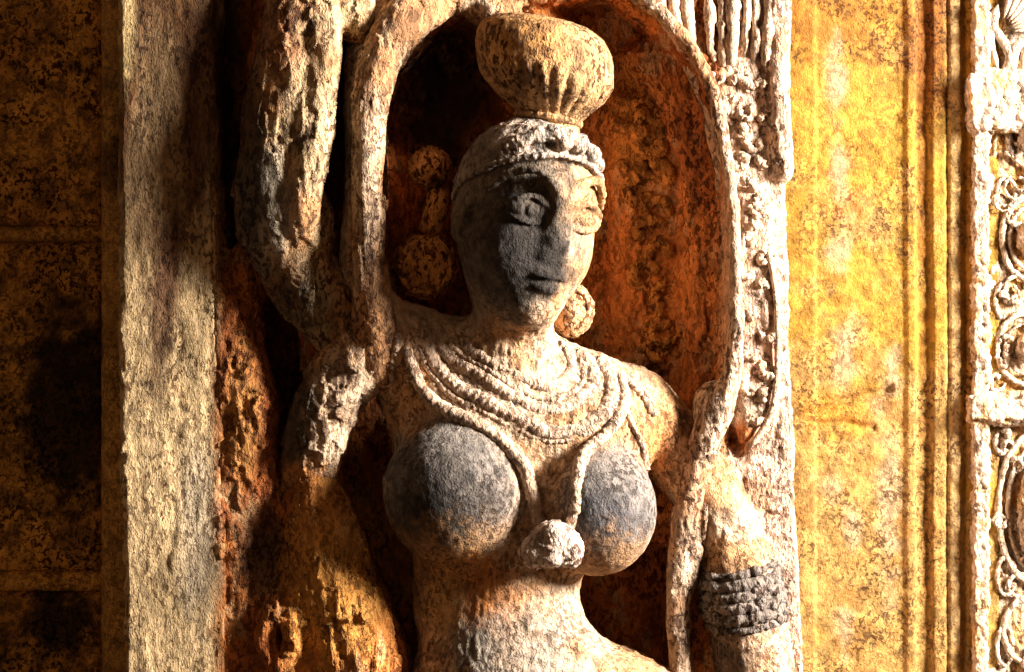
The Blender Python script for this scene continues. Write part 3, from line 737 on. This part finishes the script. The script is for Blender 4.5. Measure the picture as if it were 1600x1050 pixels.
def fig_col(v, n):
    X, Z, d = XZ(v)
    a = fbm(v, 0.11, 5, 171, rough=0.62); b = fbm(v, 0.03, 4, 175, rough=0.65)
    c = np.repeat((PALE * 0.8 + TAN * 0.2)[None], len(v), 0)
    c = mixc(c, (0.50, 0.24, 0.08), sstep(0.42, 0.60, a) * 0.7)
    c = mixc(c, UMBER, sstep(0.53, 0.68, b) * 0.55)
    # grey touch-worn patina on the breasts, dark handling stain
    fr = (d > 0.06)
    b0 = b; b = 0.5 * b + 0.5 * fbm(v, 0.009, 2, 179)
    c = mixc(c, GREY * 0.62, blob(X, Z, 703, 755, 118, 122, 0.3, b, 0.25) * fr * 0.9)
    c = mixc(c, GREY * 0.75, blob(X, Z, 955, 775, 92, 100, 0.35, b, 0.28) * fr * 0.92)
    c = mixc(c, SOOT_SHADE, blob(X, Z, 688, 795, 118, 118, 0.9, b, 0.8) * fr * 0.95)
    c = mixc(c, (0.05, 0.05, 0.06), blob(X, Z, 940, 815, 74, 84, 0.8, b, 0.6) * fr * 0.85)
    lowb = np.maximum(blob(X, Z, 720, 850, 100, 60, 0.8, b, 0.9), blob(X, Z, 950, 870, 80, 60, 0.8, b, 0.9)) * fr
    c = mixc(c, (0.34, 0.19, 0.085), lowb * 0.8)
    b = b0
    c = mixc(c, (0.42, 0.23, 0.09), blob(X, Z, 690, 880, 110, 40, 0.8, b, 0.5) * 0.8)
    c = mixc(c, (0.48, 0.20, 0.05), sstep(690, 760, Z + (b - 0.5) * 90) * (X < 585))
    # face: dark oil stain over eye, cheek and mouth; left-side shade painted in
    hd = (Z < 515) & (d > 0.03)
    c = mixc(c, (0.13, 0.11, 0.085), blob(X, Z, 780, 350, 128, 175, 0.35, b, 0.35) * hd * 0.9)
    c = mixc(c, SOOT_SHADE, blob(X, Z, 808, 380, 88, 112, 0.75, 0.6 * b + 0.4 * fbm(v, 0.011, 2, 181), 0.7) * hd * 0.95)
    c = mixc(c, SOOT_SHADE, blob(X, Z, 842, 420, 50, 58, 0.75, b, 0.8) * hd * 0.9)
    c = mixc(c, SOOT_SHADE, blob(X, Z, 880, 258, 12, 20, 0.5, b, 0.4) * hd * 0.9)
    # waist: orange and black patches, arm stub's left side darkened as painted shade
    c = mixc(c, (0.55, 0.20, 0.04), blob(X, Z, 760, 930, 70, 70, 0.6, b, 0.7) * 0.75)
    c = mixc(c, SOOT_SHADE, blob(X, Z, 740, 985, 45, 60, 0.7, b, 0.8) * 0.8)
    c = mixc(c, (0.50, 0.30, 0.11), blob(X, Z, 690, 930, 45, 60, 0.7, b, 0.5) * 0.7)
    c = mixc(c, (0.26, 0.23, 0.19), blob(X, Z, 800, 1000, 110, 90, 0.7, b, 0.9) * 0.7)
    c = mixc(c, (0.55, 0.26, 0.08), blob(X, Z, 640, 600, 50, 80, 0.7, b, 0.7) * 0.7)
    c = mixc(c, (0.06, 0.045, 0.03), blob(X, Z, 458, 650, 52, 120, 0.6, b, 0.8) * 0.9)
    c = mixc(c, (0.035, 0.03, 0.03), blob(X, Z, 1120, 1030, 50, 70, 0.6, b, 0.6) * 0.85)
    c = mixc(c, (0.50, 0.20, 0.06), blob(X, Z, 1025, 690, 40, 60, 0.7, b, 0.6) * 0.8)
    return c, np.clip(0.8 + (a - 0.5) * 0.6 - 0.2 * hd, 0, 1)
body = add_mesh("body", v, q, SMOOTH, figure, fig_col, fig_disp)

# hair cap with waved bands (raised over the skull above the hairline)
F = Field(Hc - [0.16, 0.17, 0.03], Hc + [0.16, 0.17, 0.19], 0.0022)
F.ell(hp(0, -8, 34), np.array((109, 124, 125)) / 1000, 0, 'add', Rn)
cutc = hp(0, 300, -100)
nrm = Rn @ np.array([0, 0.447, 0.894]); pt = hp(0, 104, 100)   # hairline plane, high at the brow, low behind
sl_, g_ = F.sub(Hc - 1, Hc + 1)
F.comb(sl_, ((g_[0] - pt[0]) * nrm[0] + (g_[1] - pt[1]) * nrm[1] + (g_[2] - pt[2]) * nrm[2]).astype(np.float32), 0.004, 'sub')
F.tube([hp(-107, 0, 50), hp(-90, 56, 78), hp(-48, 90, 97), hp(0, 103, 104), hp(48, 90, 97), hp(90, 56, 78), hp(107, 0, 50)], 0.0035, 0.004)
F.tube([hp(-98, 0, 72), hp(-76, 55, 108), hp(-40, 78, 126), hp(0, 84, 132), hp(40, 78, 126), hp(76, 55, 108), hp(98, 0, 72)], 0.007, 0.006)
for (u, fw, up, r) in ((-18, 84, 138, 15), (8, 84, 140, 14), (-40, 74, 132, 13), (30, 80, 134, 12), (-4, 96, 122, 13), (24, 92, 118, 10), (58, 76, 112, 12), (80, 52, 100, 12), (-62, 66, 112, 9), (96, 24, 74, 13)):
    F.ell(hp(u, fw, up), (r / 1000, r / 1000 * 0.8, r / 1000 * 0.8), 0.008)
v, q = F.mesh()
def hair_col(v, n):
    X, Z, d = XZ(v)
    b = fbm(v, 0.025, 4, 185, rough=0.65)
    c = np.repeat((PALE * 0.7 + np.array((0.35, 0.34, 0.32)) * 0.3)[None], len(v), 0)
    c = mixc(c, (0.22, 0.21, 0.19), sstep(0.45, 0.6, b) * 0.7)
    c = mixc(c, (0.05, 0.045, 0.04), blob(X, Z, 750, 260, 60, 60, 0.8, b, 0.7) * 0.7)
    return c, np.full(len(v), 0.7)
add_mesh("hair", v, q, STONE, figure, hair_col, rough_disp(0.0035, 0.018, 186, (1, 1, 1)))

# bun
nu, nv = 160, 70
prof_y = [206, 195, 184, 174, 164, 152, 138, 122, 104, 84, 64, 48, 36, 29, 26]
prof_r = [47, 47, 49, 56, 67, 80, 91, 100, 105, 106, 102, 93, 75, 45, 1.5]
tt = np.linspace(0, len(prof_y) - 1, nv)
Yp = np.interp(tt, range(len(prof_y)), prof_y); Rp = np.interp(tt, range(len(prof_y)), prof_r)
ang = np.arange(nu) / nu * 2 * math.pi
fl = sstep(100, 130, Yp) * (1 - sstep(172, 186, Yp))
vv = []
for k in range(nv):
    c = P(846 + (Yp[k] - 26) * 0.07, Yp[k], 0.09)
    rr = Rp[k] / 1000 * (1 + fl[k] * 0.06 * (np.abs(np.sin(ang * 13 + 0.7 * np.sin(ang * 3))) ** 0.5 * 2 - 1.2))
    vv.append(np.stack([c[0] + rr * np.cos(ang), c[1] + rr * np.sin(ang) * 0.95, np.full(nu, c[2])  - 0.16 * rr * np.cos(ang)], -1))
v = np.concatenate(vv); i = np.arange(nv - 1)[:, None] * nu; j = np.arange(nu)[None]; j2 = (j + 1) % nu
q = np.stack([i + j, i + j2, i + nu + j2, i + nu + j], -1).reshape(-1, 4)
def bun_col(v, n):
    X, Z, d = XZ(v)
    a = fbm(v, 0.06, 4, 191); b = fbm(v, 0.02, 4, 193, rough=0.65)
    c = np.repeat(np.array((0.46, 0.27, 0.12))[None], len(v), 0)
    c = mixc(c, (0.52, 0.25, 0.07), blob(X, Z, 820, 80, 70, 60, 0.8, b, 0.5) * 0.8)
    c = mixc(c, UMBER, sstep(0.5, 0.66, b) * 0.6)
    return c, np.full(len(v), 0.95)
bun = add_mesh("bun", v, q, STONE, figure, bun_col, rough_disp(0.002, 0.022, 194, (1, 1, 1)))
# tie round the base of the bun
t = np.linspace(0, 2 * math.pi, 25)
v, q = sweep([P(857 + 48 * math.cos(a), 186 + 8 * math.cos(a), 0.09) + np.array([0, -0.048 * math.sin(a), 0]) for a in t], 0.006, 10, 0.1, 0.014, 140, False)
add_mesh("hair_tie", v, q, STONE, figure, bun_col, rough_disp(0.003, 0.015, 195))

# earrings and ear ornaments
def carved(dirs):
    return 1 + 0.05 * np.sin(dirs[:, 0] * 16 + 1) * np.sin(dirs[:, 2] * 16) + 0.03 * np.sin(dirs[:, 1] * 23)
ear_col = flat_col((0.80, 0.36, 0.11), 1.0, 0.7, (0.05, 0.02, 0.012), 29, 0.03)
v, q = ball(P(664, 417, 0.0), (0.051, 0.045, 0.051), None, 48, 32, carved)
e = add_mesh("earring", v, q, STONE, figure, ear_col, rough_disp(0.0045, 0.016, 201))
v, q = sweep([P(664 + 40 * math.cos(a), 417 - 40 * math.sin(a), 0.033) for a in t], 0.005, 8, 0.3, 0.012, 100, False)
add_mesh("rim", v, q, STONE, e, ear_col)
v, q = ball(P(672, 262, 0.0), (0.034, 0.04, 0.034), None, 40, 28, carved)
add_mesh("ear_flower", v, q, STONE, figure, ear_col, rough_disp(0.005, 0.014, 203))
v, q = sweep([P(680, 290, 0.0), P(684, 320, 0.01), P(676, 345, 0.005), P(672, 372, 0.0)], [0.016, 0.02, 0.018, 0.02], 14)
add_mesh("ear_lobe", v, q, STONE, figure, ear_col, rough_disp(0.005, 0.02, 204))
e2c = flat_col((0.58, 0.34, 0.17), 0.9, 0.5, (0.25, 0.09, 0.03), 30, 0.03)
v, q = ball(P(891, 486, 0.02), (0.037, 0.038, 0.042), None, 40, 28, carved)
e = add_mesh("earring", v, q, STONE, figure, e2c, rough_disp(0.004, 0.014, 205))
v, q = sweep([P(900 + 19 * math.cos(a), 482 - 28 * math.sin(a), 0.048) for a in t], 0.0035, 8, 0.35, 0.012, 80, False)
add_mesh("rim", v, q, STONE, e, e2c)

# necklaces laid on the chest
def lay(path, off=0.0, lift=0.4):
    xy = spline([(a, b, 0) for a, b in path], n=90)[:, :2]
    d = np.array([B.front(a, b) for a, b in xy])
    dm = d.copy()
    for w_ in range(10):                                     # bridge over hollows
        dm = np.maximum(d, (np.roll(dm, 3) + np.roll(dm, -3)) / 2 * lift + d * (1 - lift)); dm[:3] = d[:3]; dm[-3:] = d[-3:]
    k = np.ones(7) / 7; dm = np.convolve(np.pad(dm, 3, mode='edge'), k, 'valid')
    return [P(a, b, dd + off) for (a, b), dd in zip(xy, dm)]
neck_col = flat_col(PALE, 0.7, 0.5, (0.20, 0.12, 0.07), 33, 0.03)
def strand(path, r, bead, bl, name, off=0.0, lift=0.4, parent=figure):
    pts = lay(path, off, lift)
    v, q = sweep(pts, r / 1000, 12, bead, bl, 420)
    return add_mesh(name, v, q, STONE, parent, neck_col, rough_disp(0.0035, 0.02, 207, (1, 1, 1)))
strand([(712, 516), (737, 548), (787, 574), (842, 602), (876, 597), (892, 575), (886, 550), (870, 540)], 10, 0.04, 0.010, "collar", -0.006)
strand([(680, 513), (701, 556), (756, 588), (803, 622), (850, 640), (893, 632), (924, 603), (920, 570), (900, 552)], 13, 0.06, 0.013, "collar", -0.008)
strand([(690, 515), (713, 548), (765, 578), (810, 608), (850, 624), (885, 618), (910, 598), (908, 566), (890, 548)], 5, 0.16, 0.009, "collar", -0.002)
strand([(658, 517), (678, 564), (713, 603), (764, 630), (819, 657), (854, 673), (897, 671), (936, 650), (955, 618), (951, 587), (928, 564)], 15, 0.05, 0.012, "necklace", -0.009)
strand([(650, 525), (668, 574), (703, 615), (757, 644), (812, 672), (854, 688), (900, 684), (944, 660), (966, 622), (960, 587), (938, 568)], 5, 0.16, 0.009, "necklace", -0.002)
long_ = [(635, 545), (655, 600), (690, 636), (737, 658), (784, 688), (817, 728), (832, 771), (842, 812), (862, 835), (886, 832), (899, 796), (903, 745), (912, 710), (940, 684), (965, 655), (976, 624), (967, 587)]
strand(long_, 10, 0.08, 0.011, "long_necklace", 0.0, 1.0)
strand([(961, 579), (990, 605), (1010, 628), (1022, 650)], 6, 0.25, 0.01, "shoulder_strap")
strand([(950, 570), (980, 590), (1006, 612), (1022, 634)], 4, 0.3, 0.01, "shoulder_strap")
strand([(967, 612), (985, 655), (1004, 700), (1010, 735)], 5, 0.25, 0.01, "shoulder_strap")
strand([(622, 520), (616, 560), (606, 605)], 6, 0.3, 0.01, "shoulder_strap")
strand([(640, 520), (634, 560), (640, 600)], 4, 0.3, 0.01, "shoulder_strap")
pd = 0.205
pend = None
F = part_field((800, 790), (930, 910), 0.08, 0.28, 0.0022)
F.ell(P(864, 850, 0.165), (0.038, 0.038, 0.034)); F.ell(P(838, 864, 0.165), (0.026, 0.032, 0.024), 0.008); F.ell(P(890, 858, 0.165), (0.022, 0.032, 0.030), 0.008); F.ell(P(866, 832, 0.18), (0.026, 0.026, 0.018), 0.006); F.ell(P(862, 872, 0.18), (0.022, 0.022, 0.014), 0.004);
v, q = F.mesh()
add_mesh("pendant", v, q, STONE, figure, flat_col((0.60, 0.47, 0.38), 0.9, 0.5, (0.12, 0.06, 0.03), 35, 0.03), rough_disp(0.0035, 0.016, 209, (1, 1, 1)))
# armlet
arm_col = flat_col((0.19, 0.155, 0.13), 1.0, 0.7, (0.06, 0.045, 0.04), 39, 0.03)
amc = lambda py: (1150 + (py - 880) * 0.19, 0.024)
arml = None
for (py, r, bd) in ((882, 6, 0.1), (898, 11, 0.0), (915, 11, 0.05), (932, 12, 0.0), (948, 11, 0.05), (966, 7, 0.1)):
    cx, dd = amc(py)
    pts = []
    for a in np.linspace(0, 2 * math.pi, 29):
        p = P(cx + 58 * math.cos(a), py - 8 * math.cos(a) + 12 * max(0, math.sin(a)), dd); p[1] -= 0.058 * math.sin(a); pts.append(p)
    v, q = sweep(pts, r / 1000, 10, bd, 0.014, 200, False)
    o = add_mesh("armlet" if arml is None else "armlet_band", v, q, STONE, figure if arml is None else arml, arm_col, rough_disp(0.006, 0.02, 211, (1, 1, 1)))
    if arml is None: arml = o
rb = random.Random(3)
for k in range(26):
    py = rb.uniform(885, 962); a = rb.uniform(0.2, 1.35); cx, dd = amc(py)
    p = P(cx + 62 * math.cos(a), py, dd); p[1] -= 0.062 * math.sin(a)
    v, q = ball(p, (0.009, 0.009, 0.009), None, 12, 8)
    add_mesh("bead", v, q, STONE, arml, arm_col, rough_disp(0.003, 0.012, 213))
